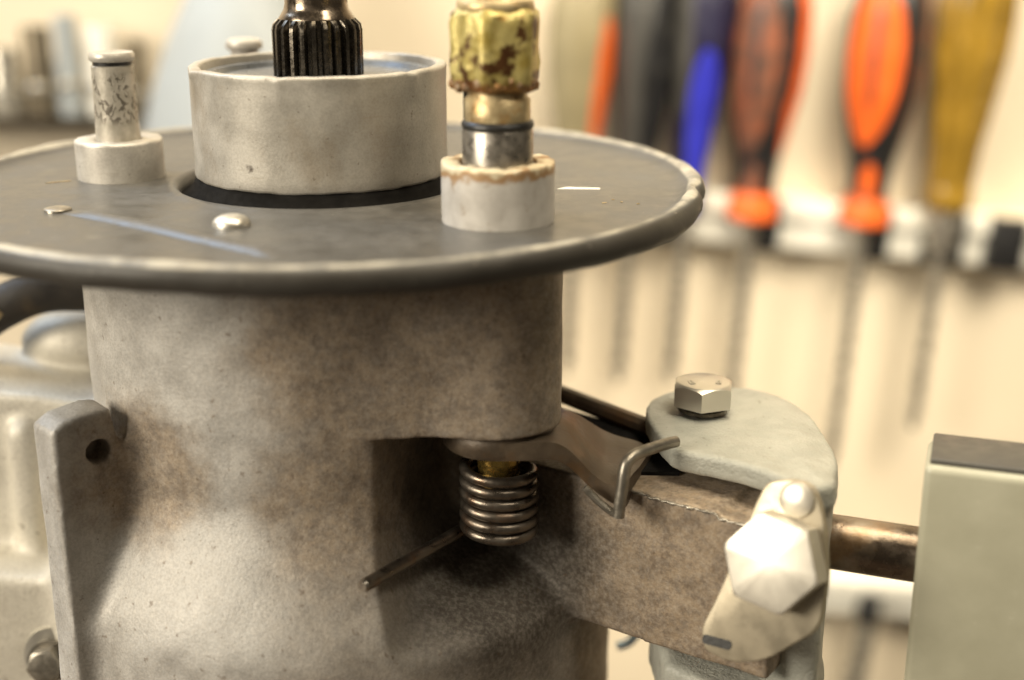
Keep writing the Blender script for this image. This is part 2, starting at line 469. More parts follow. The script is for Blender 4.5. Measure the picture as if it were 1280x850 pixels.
# ---- signed distance fields for the cast shapes
def surface_nets(D, org, h):
    nx, ny, nz = D.shape
    S = D < 0
    c8 = [S[i:nx - 1 + i, j:ny - 1 + j, k:nz - 1 + k] for i in (0, 1) for j in (0, 1) for k in (0, 1)]
    cnt = np.zeros((nx - 1, ny - 1, nz - 1), np.int8)
    for c in c8: cnt += c
    act = (cnt > 0) & (cnt < 8)
    I, J, K = np.nonzero(act)
    vid = np.full(act.shape, -1, np.int32); vid[I, J, K] = np.arange(len(I))
    offs = [(i, j, k) for i in (0, 1) for j in (0, 1) for k in (0, 1)]
    val = [D[I + a, J + b, K + c].astype(np.float64) for a, b, c in offs]
    acc = np.zeros((len(I), 3)); w = np.zeros(len(I))
    for a in range(8):
        for b in range(a + 1, 8):
            oa, ob = np.array(offs[a]), np.array(offs[b])
            if np.abs(oa - ob).sum() != 1: continue
            m = (val[a] < 0) != (val[b] < 0)
            t = val[a][m] / (val[a][m] - val[b][m])
            acc[m] += oa + (ob - oa) * t[:, None]; w[m] += 1
    V = (np.stack([I, J, K], 1) + acc / w[:, None]) * h + np.array(org)
    F = []
    for ax in range(3):
        sl0 = [slice(None)] * 3; sl1 = [slice(None)] * 3
        sl0[ax] = slice(0, -1); sl1[ax] = slice(1, None)
        o1, o2 = [(1, 2), (2, 0), (0, 1)][ax]
        ch = S[tuple(sl0)] != S[tuple(sl1)]
        E = np.stack(np.nonzero(ch), 1)
        ok = (E[:, o1] > 0) & (E[:, o2] > 0) & (E[:, o1] < D.shape[o1] - 1) & (E[:, o2] < D.shape[o2] - 1)
        E = E[ok]
        def g(d1, d2):
            q = E.copy(); q[:, o1] += d1; q[:, o2] += d2
            return vid[q[:, 0], q[:, 1], q[:, 2]]
        Q = np.stack([g(-1, -1), g(0, -1), g(0, 0), g(-1, 0)], 1)
        inside = S[E[:, 0], E[:, 1], E[:, 2]]
        Q[~inside] = Q[~inside][:, ::-1]
        F.append(Q)
    return V, np.concatenate(F)

def grid(b0, b1, h):
    ax = [np.arange(b0[i], b1[i] + h, h, dtype=np.float32) for i in range(3)]
    return ax[0][:, None, None], ax[1][None, :, None], ax[2][None, None, :]

def smin(a, b, k):
    hh = np.clip(0.5 + 0.5 * (b - a) / k, 0, 1)
    return b * (1 - hh) + a * hh - k * hh * (1 - hh)
def smax(a, b, k): return -smin(-a, -b, k)
def sstep(x, a, b):
    t = np.clip((x - a) / (b - a), 0, 1); return t * t * (3 - 2 * t)

def sd_box2(px, py, hx, hy, r=0.0):
    qx, qy = np.abs(px) - hx + r, np.abs(py) - hy + r
    return np.hypot(np.maximum(qx, 0), np.maximum(qy, 0)) + np.minimum(np.maximum(qx, qy), 0) - r

def sd_poly(X, Y, poly):
    P = np.array(poly, float); N = len(P)
    d = np.full(np.broadcast(X, Y).shape, 1e9, np.float32); s = np.ones_like(d)
    j = N - 1
    for i in range(N):
        ex, ey = P[j] - P[i]; wx, wy = X - P[i, 0], Y - P[i, 1]
        t = np.clip((wx * ex + wy * ey) / (ex * ex + ey * ey), 0, 1)
        bx, by = wx - ex * t, wy - ey * t
        d = np.minimum(d, bx * bx + by * by)
        c1 = Y >= P[i, 1]; c2 = Y < P[j, 1]; c3 = ex * wy > ey * wx
        flip = (c1 & c2 & c3) | (~c1 & ~c2 & ~c3)
        s = np.where(flip, -s, s); j = i
    return s * np.sqrt(d)

def sdf_mesh(name, D, org, h, mat, parent, label=None):
    V, F = surface_nets(np.ascontiguousarray(D), org, h)
    b = parent.get("_b")
    V = (V - np.array(list(b))) * MM
    me = bpy.data.meshes.new(name)
    me.vertices.add(len(V)); me.vertices.foreach_set("co", V.ravel())
    me.loops.add(F.size); me.loops.foreach_set("vertex_index", F.ravel().astype(np.int32))
    me.polygons.add(len(F)); me.polygons.foreach_set("loop_start", np.arange(0, F.size, 4, dtype=np.int32))
    me.update(calc_edges=True); me.validate()
    me.polygons.foreach_set("use_smooth", np.ones(len(me.polygons), bool))
    me.materials.append(M[mat])
    o = bpy.data.objects.new(name, me); COL.objects.link(o); o.parent = parent; o["_b"] = list(b)
    if label: o["label"] = label
    return o

# ------------------------------------------------------------------ the setting
structure("wall", *box(-900, 900, 424, 440, -700, 600), M['wall'])
structure("unseen_bench", *box(-700, 700, -420, 60, -352, -330, 2), M['bench'])  # dark bench out of view, added to block light from below

# ------------------------------------------------------------------ the cast housing
HB = (0.0, 0.0, -150.0)
housing = based("gear_housing", "stained cast aluminium gear housing with a wide grey plate and tall collar on top", "gear housing", HB)

DIRL = np.array([-0.7215, -0.6924])     # radial direction of the drilled lug
NF = np.array([-0.545, -0.839])         # outward normal of the flange front face
UF = np.array([0.839, -0.545])
PF = np.array([62.0, -41.0])
BOSS = (42.8, -43.0)
def FP(fu, fv, z): return (PF[0] + UF[0] * fu + NF[0] * fv, PF[1] + UF[1] * fu + NF[1] * fv, z)

def build_body():
    h = 0.75
    b0, b1 = (-112, -84, -152), (112, 64, -2)
    X, Y, Z = grid(b0, b1, h)
    rho = np.hypot(X, Y)
    R = 58 + 13.5 * sstep(-Z, 60, 94) + 0.0 * Z
    D = (rho - R) * 0.96
    D = np.maximum(D, -Z - 150.0)
    # hull of neck and boss, only above the machined underside
    ax_, ay_ = BOSS; L2 = ax_ ** 2 + ay_ ** 2; Ln = math.sqrt(L2)
    # uneven capsule in 2D
    r1, r2 = 52.0, 14.0
    u = np.abs((X * ay_ - Y * ax_) / Ln); v = (X * ax_ + Y * ay_) / Ln
    bb = (r1 - r2) / Ln; aa = math.sqrt(1 - bb * bb)
    k = -bb * u + aa * v
    cap = np.where(k < 0, np.hypot(u, v) - r1, np.where(k > aa * Ln, np.hypot(u, v - Ln) - r2, aa * u + bb * v - r1))
    boss = np.maximum(cap, -45.3 - Z)
    # pocket
    s = -2 * sstep(-Z, 60, 45)
    front = (X - PF[0]) * NF[0] + (Y - PF[1]) * NF[1] - s          # >0 in front of the wall
    wsh = 13.0 * sstep(-Z, 62, 108)
    wn = np.array([0.934, -0.357])                                  # points to the right of the left wall
    left = (X - 16.5 - wsh) * wn[0] + (Y + 55.0) * wn[1]
    pocket = smax(-front, -left, 5.0)
    depth = 52.0 * (1 - sstep(-Z, 58, 97))
    pocket = smax(pocket, (R - depth) - rho, 6.0)
    pocket = np.maximum(pocket, Z + 45.3)
    kk = 0.8 + 1.5 * sstep(-Z, 78, 105)
    D = smax(D, -pocket, kk)
    D = smin(D, np.maximum(smin(cap, rho - 58.0, 5.5), -45.3 - Z) + 0.0, 0.3)
    # flange held by the clamp
    fu = (X - PF[0]) * UF[0] + (Y - PF[1]) * UF[1]
    fv = (X - PF[0]) * NF[0] + (Y - PF[1]) * NF[1]
    step = 0.7 * sstep(fu, 16.0, 17.2)
    fb = sd_box2(fu - 10, fv + 16.5 - step * 0.5, 37, 16.5 + step * 0.5, 0.7)
    topz = -60.3 - 1.0 * sstep(fu, 33, 35)
    fl = smax(fb, np.abs(Z - (topz - 97.0) / 2) - (topz + 97.0) / 2, 0.7)
    D = smin(D, fl, 2.5)
    # drilled lug
    lr = X * DIRL[0] + Y * DIRL[1]; lt = X * -DIRL[1] + Y * DIRL[0]   # lt>0 towards the right-hand face
    outer = 77.0 + 0.0 * Z
    lug2 = sd_box2(lr - (outer + 40) / 2, lt, (outer - 40) / 2, 4.6 + 0.5 * sstep(-Z, 42, 130), 1.0)
    topl = -41.0 - 0.10 * np.abs(lr - 66) - 1.2 * sstep(lr, 73.5, 77)
    lug = smax(lug2, Z - topl, 1.0)
    hole = np.hypot(lr - 66.6, Z + 50.6) - 2.9
    D = smin(D, lug, 5.0)
    notch = np.maximum(np.hypot(lr - 60.8, (Z + 41) * 0.2) - 1.8, np.abs(lt) - 8)
    D = smax(D, -notch, 0.8)
    D = smax(D, -np.maximum(hole, np.abs(lt - 4) - 6.5), 0.3)
    # castings on the far left: ledge, upper block, rib, lump
    yb = Y - 16
    low = smax(sd_box2(X + 92, Y - 12, 36, 30, 4), Z + 97 + 0.05 * (X + 84), 3.0)
    up = smax(sd_box2(X + 84, Y - 18, 40, 19, 3), np.maximum(Z + 55.5 + 0.12 * (X + 72), -Z - 120), 3.0)
    rib = smax(sd_box2(X + 79.5, Y + 1, 3.6, 4, 3.0), np.maximum(Z + 61, -Z - 120), 5.0)
    lump = np.sqrt(((X + 74) / 1.7) ** 2 + ((Y - 30) / 1.2) ** 2 + ((Z + 50) / 1.0) ** 2) - 8.5
    rightcut = X + 40
    D2 = smin(smin(low, up, 5.0), smin(rib, lump, 3.0), 3.0)
    D2 = np.maximum(D2, rightcut)
    D = smin(D, D2, 5.0)
    # slack cast waviness
    D = D + 0.16 * np.sin(X * 0.31 + 1.3 * np.sin(Z * 0.17)) * np.sin(Z * 0.27 + Y * 0.21)
    # close the box
    D = np.maximum(D, Z + 3.2)
    D = np.maximum(D, np.abs(X) - 110.5)
    D = np.maximum(D, -Z - 150)
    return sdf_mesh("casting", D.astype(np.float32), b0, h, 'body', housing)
build_body()

# big plate with rolled bead (parts of the housing)
def plate():
    prof = [(33.4, -4.0), (33.6, -2.0), (34.2, -0.2), (35.0, 0.5), (36.0, 0.75), (37.2, 0.4), (38.6, 0.0)]
    prof += [(r, 0.0) for r in (50, 58, 66, 74, 80)]
    prof += [(83.5, 0.0), (86.0, 0.1), (87.4, 0.7), (88.4, 1.5), (89.6, 1.8), (90.9, 1.35), (91.9, 0.2), (92.3, -1.2),
             (92.1, -2.6), (91.4, -3.7), (90.0, -4.3), (88.4, -4.1), (87.4, -3.2), (86.4, -2.3), (84.5, -1.8), (50, -1.8), (37, -4.2), (33.4, -4.0)]
    def wob(r, z, a):
        k = max(0, (r - 78) / 14)
        d = 0.35 * math.sin(3 * a + 0.6) + 0.22 * math.sin(7 * a + 2) + 0.12 * math.sin(17 * a) + 0.09 * math.sin(43 * a + 1) + 0.08 * math.sin(71 * a) * math.sin(5 * a)
        dent = -1.5 * math.exp(-((a - 6.12) / 0.045) ** 2) * (1 if r > 89 else 0.2)
        return r + k * (0.25 * math.sin(5 * a) + dent), z + k * d
    V, F = lathe(prof, 288, (0, 0), wob)
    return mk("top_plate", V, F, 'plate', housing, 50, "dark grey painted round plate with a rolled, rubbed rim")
pl = plate()

def dome(c, r, h, z, seg=28, rings=7, base=0.4):
    prof = [(0, z + base + h)] + [(r * math.sin(math.pi / 2 * i / rings), z + base + h * math.cos(math.pi / 2 * i / rings)) for i in range(1, rings + 1)] + [(r, z - 1.0), (0, z - 1.0)]
    return lathe(prof, seg, c)
mk("rivet", *dome((-12.8, -48.6), 4.0, 2.0, 0.0), 'zinc', pl, 50, "shiny domed rivet head")
mk("rivet", *dome((-53.6, -34.5), 3.0, 0.6, 0.0), 'dull', pl, 50)
def crease():
    a, b = np.array([-51.0, -34.8]), np.array([3.4, -75.6])
    d = (b - a) / np.linalg.norm(b - a); n = np.array([-d[1], d[0]])
    V, F = [], []
    m = 40; k = 9
    for i in range(m + 1):
        t = i / m
        p = a + (b - a) * t + n * 0.5 * math.sin(t * 5)
        hgt = 1.1 * min(1, t * 9) * min(1, (1 - t) * 9); w = 3.0
        for j in range(k):
            q = -1 + 2 * j / (k - 1)
            z = 0.02 + hgt * (1 - q * q) if abs(q) < 1 else -0.3
            V.append((*(p + n * q * w), z))
        if i:
            o = (i - 1) * k
            for j in range(k - 1): F.append((o + j, o + j + 1, o + k + j + 1, o + k + j))
    return V, F
mk("pressed_rib", *crease(), 'plate', pl, 60)
# paint flakes and a scratch curl lying on the plate
def flake(x, y, l, w, ang, z=-0.14):
    poly = [(-l / 2, -w / 2), (l / 2, -w * 0.3), (l / 2, w * 0.4), (-l * 0.3, w / 2)]
    return xform(prism(poly, 0, 0.25), Matrix.Translation((x, y, z)) @ Matrix.Rotation(ang, 4, 'Z'))
mk("scratch", *flake(61.5, -9.5, 10, 2.4, -0.1), 'white', pl)
for (x, y, l, w, a) in ((66.5, -26, 1.3, 0.8, 0.4), (70.5, -25, 0.9, 0.6, 1.4), (68.7, -22.5, 0.7, 0.5, 2), (74, -27, 0.8, .5, 0.2), (-64, -1.5, 6, .8, 0.5)):
    mk("paint_flake", *flake(x, y, l, w, a), 'bronze', pl)

# tall collar
def collar():
    prof = [(27.6, 20.5), (27.6, 27.9), (27.8, 28.25), (28.3, 28.35), (29.7, 28.3), (30.15, 28.05), (30.25, 27.6), (30.16, 26.8), (30.14, 25), (30.14, 20), (30.1, 12),
            (30.14, 5), (30.2, 3.2), (30.05, 2.7), (29.6, 2.5), (27.6, 2.5), (27.6, 20.5)]
    def wob(r, z, a):
        n = 0.10 * math.sin(9 * a + 1) + 0.08 * math.sin(23 * a) + 0.05 * math.sin(41 * a + 2)
        chip = math.exp(-((a - 3.62) / 0.07) ** 2) + 0.7 * math.exp(-((a - 5.62) / 0.05) ** 2) + 0.5 * math.exp(-((a - 4.55) / 0.03) ** 2)
        if z > 26.5: z += 0.45 * n - 0.45 * chip; r += 0.3 * n + (0.75 * chip if r > 29 else 0)
        elif z < 4: z += 0.9 * n; r += 0.5 * n
        return r, z
    return lathe(prof, 220, (0, 0), wob)
col_ = mk("collar", *collar(), 'drum', housing, 50, "pale machined aluminium collar with a ragged top edge")
mk("seal_disc", *lathe([(0, 25.6), (12, 25.6), (22, 25.5), (24.5, 25.2), (25.2, 26.4), (26.6, 26.6), (27.2, 26.0), (27.7, 25), (27.7, 20), (0, 20)], 96), 'sealmetal', col_, 40)
mk("shade_ring", *lathe([(28.9, 3.2), (29.9, 2.5), (30.5, 1.2), (31.2, -0.4), (32.4, -1.3), (34.2, -1.9), (34.2, -4.4), (28.9, -4.4), (28.9, 3.2)], 160), 'shade_black', housing, 60)  # black ring standing in for the shaded gap under the collar

# bosses standing through the plate
def boss(c, r, z1, rin, zin, mat, lab, rough=0.25):
    def wob(rr, z, a):
        n = 0.5 * math.sin(5 * a + r) + 0.35 * math.sin(11 * a + 1) + 0.25 * math.sin(19 * a)
        return (rr + 0.05 * n * rough * 4, z + (rough * n if z > z1 - 1 else 0))
    prof = [(rin, zin), (rin, z1 - 0.3), (rin + 0.3, z1), (r - 0.35, z1), (r - 0.05, z1 - 0.3), (r, z1 - 0.8), (r, z1 * 0.5), (r, 0.5), (r - 0.1, -2.5), (rin, -2.5), (rin, zin)]
    return mk("boss", *lathe(prof, 120, c, wob), mat, housing, 50, lab)
boss((-50.6, 6.2), 10.5, 9.4, 5.6, 4, 'boss', "turned pale aluminium boss with rough side", 0.12)
boss(BOSS, 12.0, 12.6, 8.2, 6, 'boss2', "pale boss with brown stained top edge", 0.35)
# stud head behind the collar
mk("stud", *lathe([(0, 29.9), (3.6, 29.9), (4.7, 29.3), (5.0, 28.2), (4.7, 27.3), (3.7, 26.8), (3.5, 24), (3.5, -3), (0, -3)], 40, (-26, 45)), 'boss', housing, 45)

# bolt on the low left ledge
mk("hex_bolt", *xform(merge(hexhead(8, 4.5, rot=0.2), lathe([(0, 0), (5.5, 0), (5.5, -1.2), (0, -1.2)], 40)), Matrix.Translation((-71.5, -22, -119)) @ Matrix.Rotation(math.radians(80), 4, 'X')), 'dull', housing)
mk("bolt_washer", *xform(lathe([(4, 0), (7.0, 0), (7.4, .5), (7.0, 1.4), (4, 1.4)], 48), Matrix.Translation((-71.5, -18.6, -118.4)) @ Matrix.Rotation(math.radians(80), 4, 'X')), 'zinc', housing)

# black sheet standing in for the lever's shadow, and the rib behind it
mk("shade_sheet", *prism([(48, 10), (57, 4), (84, -21), (84, -40), (66, -40), (50, -20)], -63, -59.4), "shade_black", housing)
_pts = [FP(t, 0.35 + (0.7 if t > 17 else 0.0) + 0.15 * math.sin(t * 1.9), -60.7 - (0.9 if t > 34 else 0.0) + 0.12 * math.sin(t * 2.7)) for t in np.linspace(10, 46, 50)]
mk("edge_highlight", *tube(_pts, [0.32 + 0.22 * math.sin(i * 1.7) * math.sin(i * 0.6) for i in range(50)], 8), 'dull', housing, 70)  # ragged flange edge, its highlight put in as a bright strip
mk("back_rib", *tube([(50, 12, -57.4), (58, 7.5, -57.4), (68, -4, -57.6), (79.5, -17, -57.8), (84, -22, -58)], 2.4, 10), 'lever', housing)

# ------------------------------------------------------------------ splined shaft
shaft = based("splined_shaft", "dark oily splined steel shaft standing in the middle of the collar", "shaft", (0, 0, 22.6))
def spline():
    seg = 24 * 12
    V, F = [], []
    rows = []
    for (z, ro, ri) in ((22.6, 10.6, 9.0), (36.0, 10.6, 9.0), (37.4, 10.3, 9.0), (38.6, 9.1, 8.9)):
        row = []
        for i in range(seg):
            t = (i / 12) % 1.0
            s = 0.5 + 0.5 * math.cos(2 * math.pi * t)
            s = min(1, max(0, (s - 0.2) / 0.55)); s = s * s * (3 - 2 * s)
            r = ri + (ro - ri) * s
            a = 2 * math.pi * i / seg + 0.06
            row.append(len(V)); V.append((r * math.cos(a), r * math.sin(a), z))
        rows.append(row)
    for A, B in zip(rows, rows[1:]):
        for i in range(seg): F.append((A[i], A[(i + 1) % seg], B[(i + 1) % seg], B[i]))
    F.append(tuple(rows[0]))
    F.append(tuple(rows[-1]))
    return V, F
mk("splines", *spline(), 'spline', shaft, 40)
mk("neck", *lathe([(0, 30), (8.9, 38.5), (8.85, 38.8), (8.2, 39.8), (7.6, 40.8), (7.35, 42), (7.3, 46), (7.6, 48), (8.6, 50), (8.6, 62), (8.2, 62.6), (0, 62.6)], 72), 'shaft', shaft, 50)

# ------------------------------------------------------------------ pin in left boss
pin = based("dowel_pin", "upright scribbled steel pin with a pale grooved cap in the turned boss", "pin", (-50.6, 6.2, 4))
mk("pin", *lathe([(0, 4), (5.5, 4), (5.45, 9), (5.3, 11), (5.1, 15), (5.0, 20), (5.0, 26.9), (4.6, 27.2), (0, 27.2)], 64, (-50.6, 6.2)), 'pin', pin, 50)
mk("groove", *lathe([(0, 27.1), (4.6, 27.1), (4.6, 28.2), (0, 28.2)], 48, (-50.6, 6.2)), 'rubber', pin, 50)
mk("cap", *lathe([(0, 28.1), (5.0, 28.1), (5.35, 28.5), (5.4, 29.6), (5.0, 30.2), (4.2, 30.1), (0, 29.9)], 64, (-50.6, 6.2)), 'boss', pin, 50)

# ------------------------------------------------------------------ corroded fitting in right boss
fit = based("corroded_fitting", "corroded olive and rust coloured hex fitting on a bright steel sleeve", "pipe fitting", (BOSS[0], BOSS[1], 7))
mk("sleeve", *lathe([(0, 7), (7.45, 7), (7.45, 19.0), (7.2, 19.5), (0, 19.5)], 72, BOSS), 'steel', fit, 50)
def torus(c, z, R, r, seg=72, k=14):
    prof = [(R + r * math.cos(2 * math.pi * i / k), z + r * math.sin(2 * math.pi * i / k)) for i in range(k)] ; prof.append(prof[0])
    return lathe(prof, seg, c)
mk("o_ring", *torus(BOSS, 20.3, 6.6, 1.05), 'rubber', fit, 80)
mk("band", *lathe([(0, 19.4), (6.6, 19.4), (6.9, 21), (6.9, 25.6), (6.2, 26.2), (6.2, 29), (0, 29)], 72, BOSS), 'bronze', fit, 50)
mk("side_rod", *tube([(36.6, -40.0, 19), (36.6, -40.0, 29)], 1.1, 12), 'spline', fit)
def nutgeo():
    V, F = lathe([(0, 27.4), (7.6, 27.4), (8.9, 28.1), (9.4, 29.5), (9.5, 33), (9.5, 36), (9.5, 41.0), (9.2, 43.0), (8.2, 44.0), (0, 44.0)], 96, (0, 0))
    out = []
    for x, y, z in V:
        r = math.hypot(x, y)
        if r > 1e-6:
            a = math.atan2(y, x); b = (a - 0.32) % (math.pi / 3) - math.pi / 6
            R = r * (0.90 / max(math.cos(b), 0.9))
            R += 0.22 * math.sin(7 * a + z) + 0.18 * math.sin(13 * a - 1.7 * z) + 0.12 * math.sin(3.1 * z)
            x, y = x / r * R, y / r * R
        out.append((x + BOSS[0] - 0.4, y + BOSS[1], z))
    return out, F
mk("nut", *nutgeo(), 'nut', fit, 40)
mk("top_collar", *lathe([(0, 43), (7.6, 43), (8.0, 43.6), (8.0, 45.0), (7.5, 45.6), (4.2, 45.6), (4.0, 44.6), (0, 44.6)], 64, (BOSS[0] - 0.4, BOSS[1])), 'bronze', fit, 50)
def crust():
    V, F = [], []
    parts = []
    for i in range(44):
        a = 2 * math.pi * i / 44 + random.uniform(-0.15, 0.15)
        s = random.uniform(0.5, 1.15) * (1.35 if 2.6 < a < 4.0 else 1)
        c = (BOSS[0] - 0.4 + 8.2 * math.cos(a), BOSS[1] + 8.2 * math.sin(a), 28.4 + random.uniform(-0.7, 1.6))
        v, f = lathe([(0, 1), (0.6, 0.75), (1, 0.1), (0.8, -0.6), (0, -0.9)], 9, (0, 0), lambda r, z, aa: (r * (1 + 0.2 * math.sin(3 * aa + i)), z))
        parts.append(([(c[0] + p[0] * s, c[1] + p[1] * s, c[2] + p[2] * s) for p in v], f))
    return merge(*parts)
mk("rust_crust", *crust(), 'crust', fit, 60)

# ------------------------------------------------------------------ lever under the boss
lever = based("lever_arm", "browned steel lever plate bent down from under the boss to the flange", "lever", (43, -43, -51))
def lever_geo():
    st = [  # front(x,y) back(x,y) z
        ((33.5, -50.6), (33.5, -35.4), -46.0), ((36.5, -53.6), (36.5, -32.4), -46.0), ((43, -55.4), (43, -31), -46.0), ((50, -55.0), (50, -31.5), -46.0),
        ((54.5, -54.0), (55, -31.5), -46.3), ((57.5, -53.0), (58.5, -28.5), -47.9), ((60, -52.3), (61.5, -25.5), -50.4), ((62.5, -52.0), (64.5, -23.5), -53.2),
        ((65, -51.9), (67.5, -23), -55.4), ((67.2, -52.2), (71, -24), -56.6), ((69.3, -52.8), (75.5, -26.5), -57.0), ((70.6, -52.6), (78.5, -31), -57.2)]
    P = catmull([(a[0], a[1], z) for a, b, z in st], 5); Q = catmull([(b[0], b[1], z) for a, b, z in st], 5)
    V, F = [], []
    th = 4.4; n = len(P); m = 8
    for i in range(n):
        a, b = np.array(P[i]), np.array(Q[i])
        t = i / (n - 1)
        sag = 0.6 * math.sin(t * 7)
        ring = []
        for j in range(m + 1):
            s = j / m
            p = a + (b - a) * s
            e = 0.5 if j in (0, m) else 0.0
            ring.append((p[0], p[1], p[2] - e + 0.25 * math.sin(s * 9 + t * 6)))
        for j in range(m, -1, -1):
            s = j / m; p = a + (b - a) * s
            thk = th + (1.2 * max(0, (t - 0.75) * 4) if j <= 1 else 0)
            ring.append((p[0], p[1], p[2] - thk))
        V += ring
        k = len(ring)
        if i:
            o = (i - 1) * k
            for j in range(k): F.append((o + j, o + (j + 1) % k, o + k + (j + 1) % k, o + k + j))
    F.append(tuple(range(k))); F.append(tuple(range(len(V) - k, len(V))))
    return V, F
mk("plate", *lever_geo(), 'lever', lever, 40)
mk("eye", *lathe([(4.9, -45.6), (11.9, -45.6), (12.5, -46.2), (12.6, -49.8), (12.1, -50.6), (4.9, -50.6), (4.9, -45.6)], 72, BOSS), 'lever', lever, 45)
mk("brass_bush", *lathe([(0, -45), (4.8, -45), (4.8, -58.6), (4.3, -59.0), (3.6, -59.0), (3.6, -69), (0, -69)], 48, BOSS), 'brass', lever, 45, "small brass bush inside the spring")
mk("lip", *tube(catmull([(61.5, -54.2, -57.0), (64.5, -55.0, -59.9), (67.3, -55.8, -62.0), (68.4, -56.0, -62.3)]), 0.9, 10), 'dull', lever)

# ------------------------------------------------------------------ torsion spring
spr = based("torsion_spring", "coiled steel torsion spring with a straight leg resting across the pocket edge", "spring", (43, -43, -72))
def coil():
    pts = []
    r = 7.75; turns = 6.0; pitch = 2.78
    a_end = math.atan2(0.62, -0.78)
    N = int(turns * 40)
    for i in range(N + 1):
        t = i / 40
        a = a_end + 2 * math.pi * (t - turns)       # ends at the tangent point
        pts.append((BOSS[0] + r * math.cos(a), BOSS[1] + r * math.sin(a), -56.5 - pitch * t))
    return pts
cp = coil()
end = cp[-1]
tip = (14.6, -69.0, -73.0)
leg = [tuple(np.array(end) + (np.array(tip) - np.array(end)) * t) for t in (0.08, 0.2, 0.4, 0.6, 0.8, 1.0)]
mk("coil", *tube(cp, 1.27, 16), 'spring', spr, 60)
mk("leg", *tube([cp[-2]] + leg, 1.5, 16), 'spring', spr, 60)
mk("leg_tip", *tube([leg[-1], tuple(np.array(tip) + (np.array(tip) - np.array(end)) * 0.02)], [1.5, 1.25], 16), 'steel', spr, 60)

hook = based("wire_hook", "bent steel wire hooked over the end of the lever", "wire", (68.8, -57.5, -61.5))
mk("wire", *tube(catmull([(82.2, -45.2, -49.9), (79.5, -47.6, -49.6), (75.5, -51.0, -49.5), (72.4, -53.6, -49.7), (70.7, -55.1, -50.6), (70.0, -55.9, -52.4), (69.6, -56.5, -55.5), (69.0, -57.2, -60.5), (68.8, -57.4, -62.6)], 7), 1.32, 16), 'dull', hook, 60)

# ------------------------------------------------------------------ painted clamp round the flange
clampt = based("clamp_yoke", "light grey enamelled cast clamp gripping the flange from above and below", "clamp", (100, -30, -117))
def build_clamp():
    h = 0.6
    b0, b1 = (70, -82, -122), (128, 10, -47)
    X, Y, Z = grid(b0, b1, h)
    top = [(77.3, -26), (78.6, -14), (85, -6), (96, -2), (106, -4), (113, -11), (117, -23), (117.5, -50), (113, -66), (107.5, -67.5), (102.5, -60.5), (97, -54.5), (89, -49.5), (81.5, -45.5)]
    body = [(105, -63), (112, -67), (117.5, -50), (117, -23), (113, -11), (106, -4), (101, -10), (102, -40)]
    d2 = sd_poly(X, Y, rounded(top, 9, 4)) + 1.3
    # two-sided top jaw, edges rounded by 2.2
    def ext(d, z0, z1, r):
        w = np.abs(Z - (z0 + z1) / 2) - (z1 - z0) / 2 + r
        return np.hypot(np.maximum(d, 0), np.maximum(w, 0)) + np.minimum(np.maximum(d, w), 0) - r
    slope = 0.0
    D = ext(d2, -57.0, -51.6, 1.3)
    d3 = sd_poly(X, Y, rounded(body, 9, 4)) + 6.5
    D = smin(D, ext(d3, -116, -51.4, 6.5), 3.0)
    low = [(79.5, -30), (82, -12), (95, -4), (106, -4), (117, -24), (117.5, -50), (112, -68), (104, -69), (92, -62), (81, -50.5)]
    D = smin(D, ext(sd_poly(X, Y, low) + 2.2, -116, -102.5, 2.2), 3.0)
    D = D + 0.10 * np.sin(X * 0.9 + 2 * np.sin(Y * 0.35)) * np.sin(Y * 0.8 + Z * 0.5)
    return sdf_mesh("casting", D.astype(np.float32), b0, h, 'clamp', clampt)
build_clamp()
bz = -49.5
bolt = based("hex_bolt", "shiny zinc plated hex head bolt standing on the grey clamp", "bolt", (91.2, -22, -52))
ROT = math.radians(80)
mk("head", *xform(hexhead(13.2, 5.5, 144, ROT), Matrix.Translation((91.2, -22, bz + 0.3))), 'zinc', bolt, 22)
mk("shank", *lathe([(0, bz + 0.5), (5.1, bz + 0.5), (5.1, bz - 0.2), (5.9, bz - 0.5), (5.9, bz - 1.3), (4.0, bz - 1.4), (4.0, -100), (0, -100)], 48, (91.2, -22)), 'spline', bolt, 45)
for s, dx, rz in (("B", -3.0, 0.15), ("8", 3.3, -0.15)):
    mk("stamped_mark", *xform(text_mesh(s, 3.2, 0.22), Matrix.Translation((91.2 + dx, -23.4, bz + 5.82)) @ Matrix.Rotation(rz, 4, 'Z')), 'zinc', bolt, 30)

# ------------------------------------------------------------------ lock plate with big hex bolt on the flange front
FM = Matrix(((UF[0], 0, NF[0], 0), (UF[1], 0, NF[1], 0), (0, 1, 0, 0), (0, 0, 0, 1)))   # local (u, z, out) -> scene offset
def on_flange(vf, fu, z, fv=0.0, rot=0.0, tilt=0.0):
    o = Vector(FP(fu, fv, z))
    m = Matrix.Translation(o) @ FM @ Matrix.Rotation(tilt, 4, 'X') @ Matrix.Rotation(rot, 4, 'Z')
    return xform(vf, m)
tab = based("lock_plate", "bright zinc lock plate with a rivet and a large hex bolt on the flange end", "bracket", FP(44, 6, -92))
HU, HZ = 50.8, -64.6
TL = math.radians(-17)
outline = rounded([(-7.5, 10), (-6, 14.5), (0, 16.5), (5.0, 14.5), (7.5, 9), (10.2, -2), (10.2, -12.5), (0, -22), (-7, -24.5), (-13.5, -23.5), (-14.8, -19), (-12.5, -12)], 3.0)
mk("plate", *on_flange(prism(outline, 0, 2.4, 0.5), HU, HZ, 4.0, 0.0, TL), 'tab', tab, 35)
mk("hex_head", *on_flange(hexhead(18.2, 6.8, 144, math.radians(-8), 0.6, 0, 1.10), HU, HZ, 6.4, 0.0, TL), 'zinc2', tab, 22)
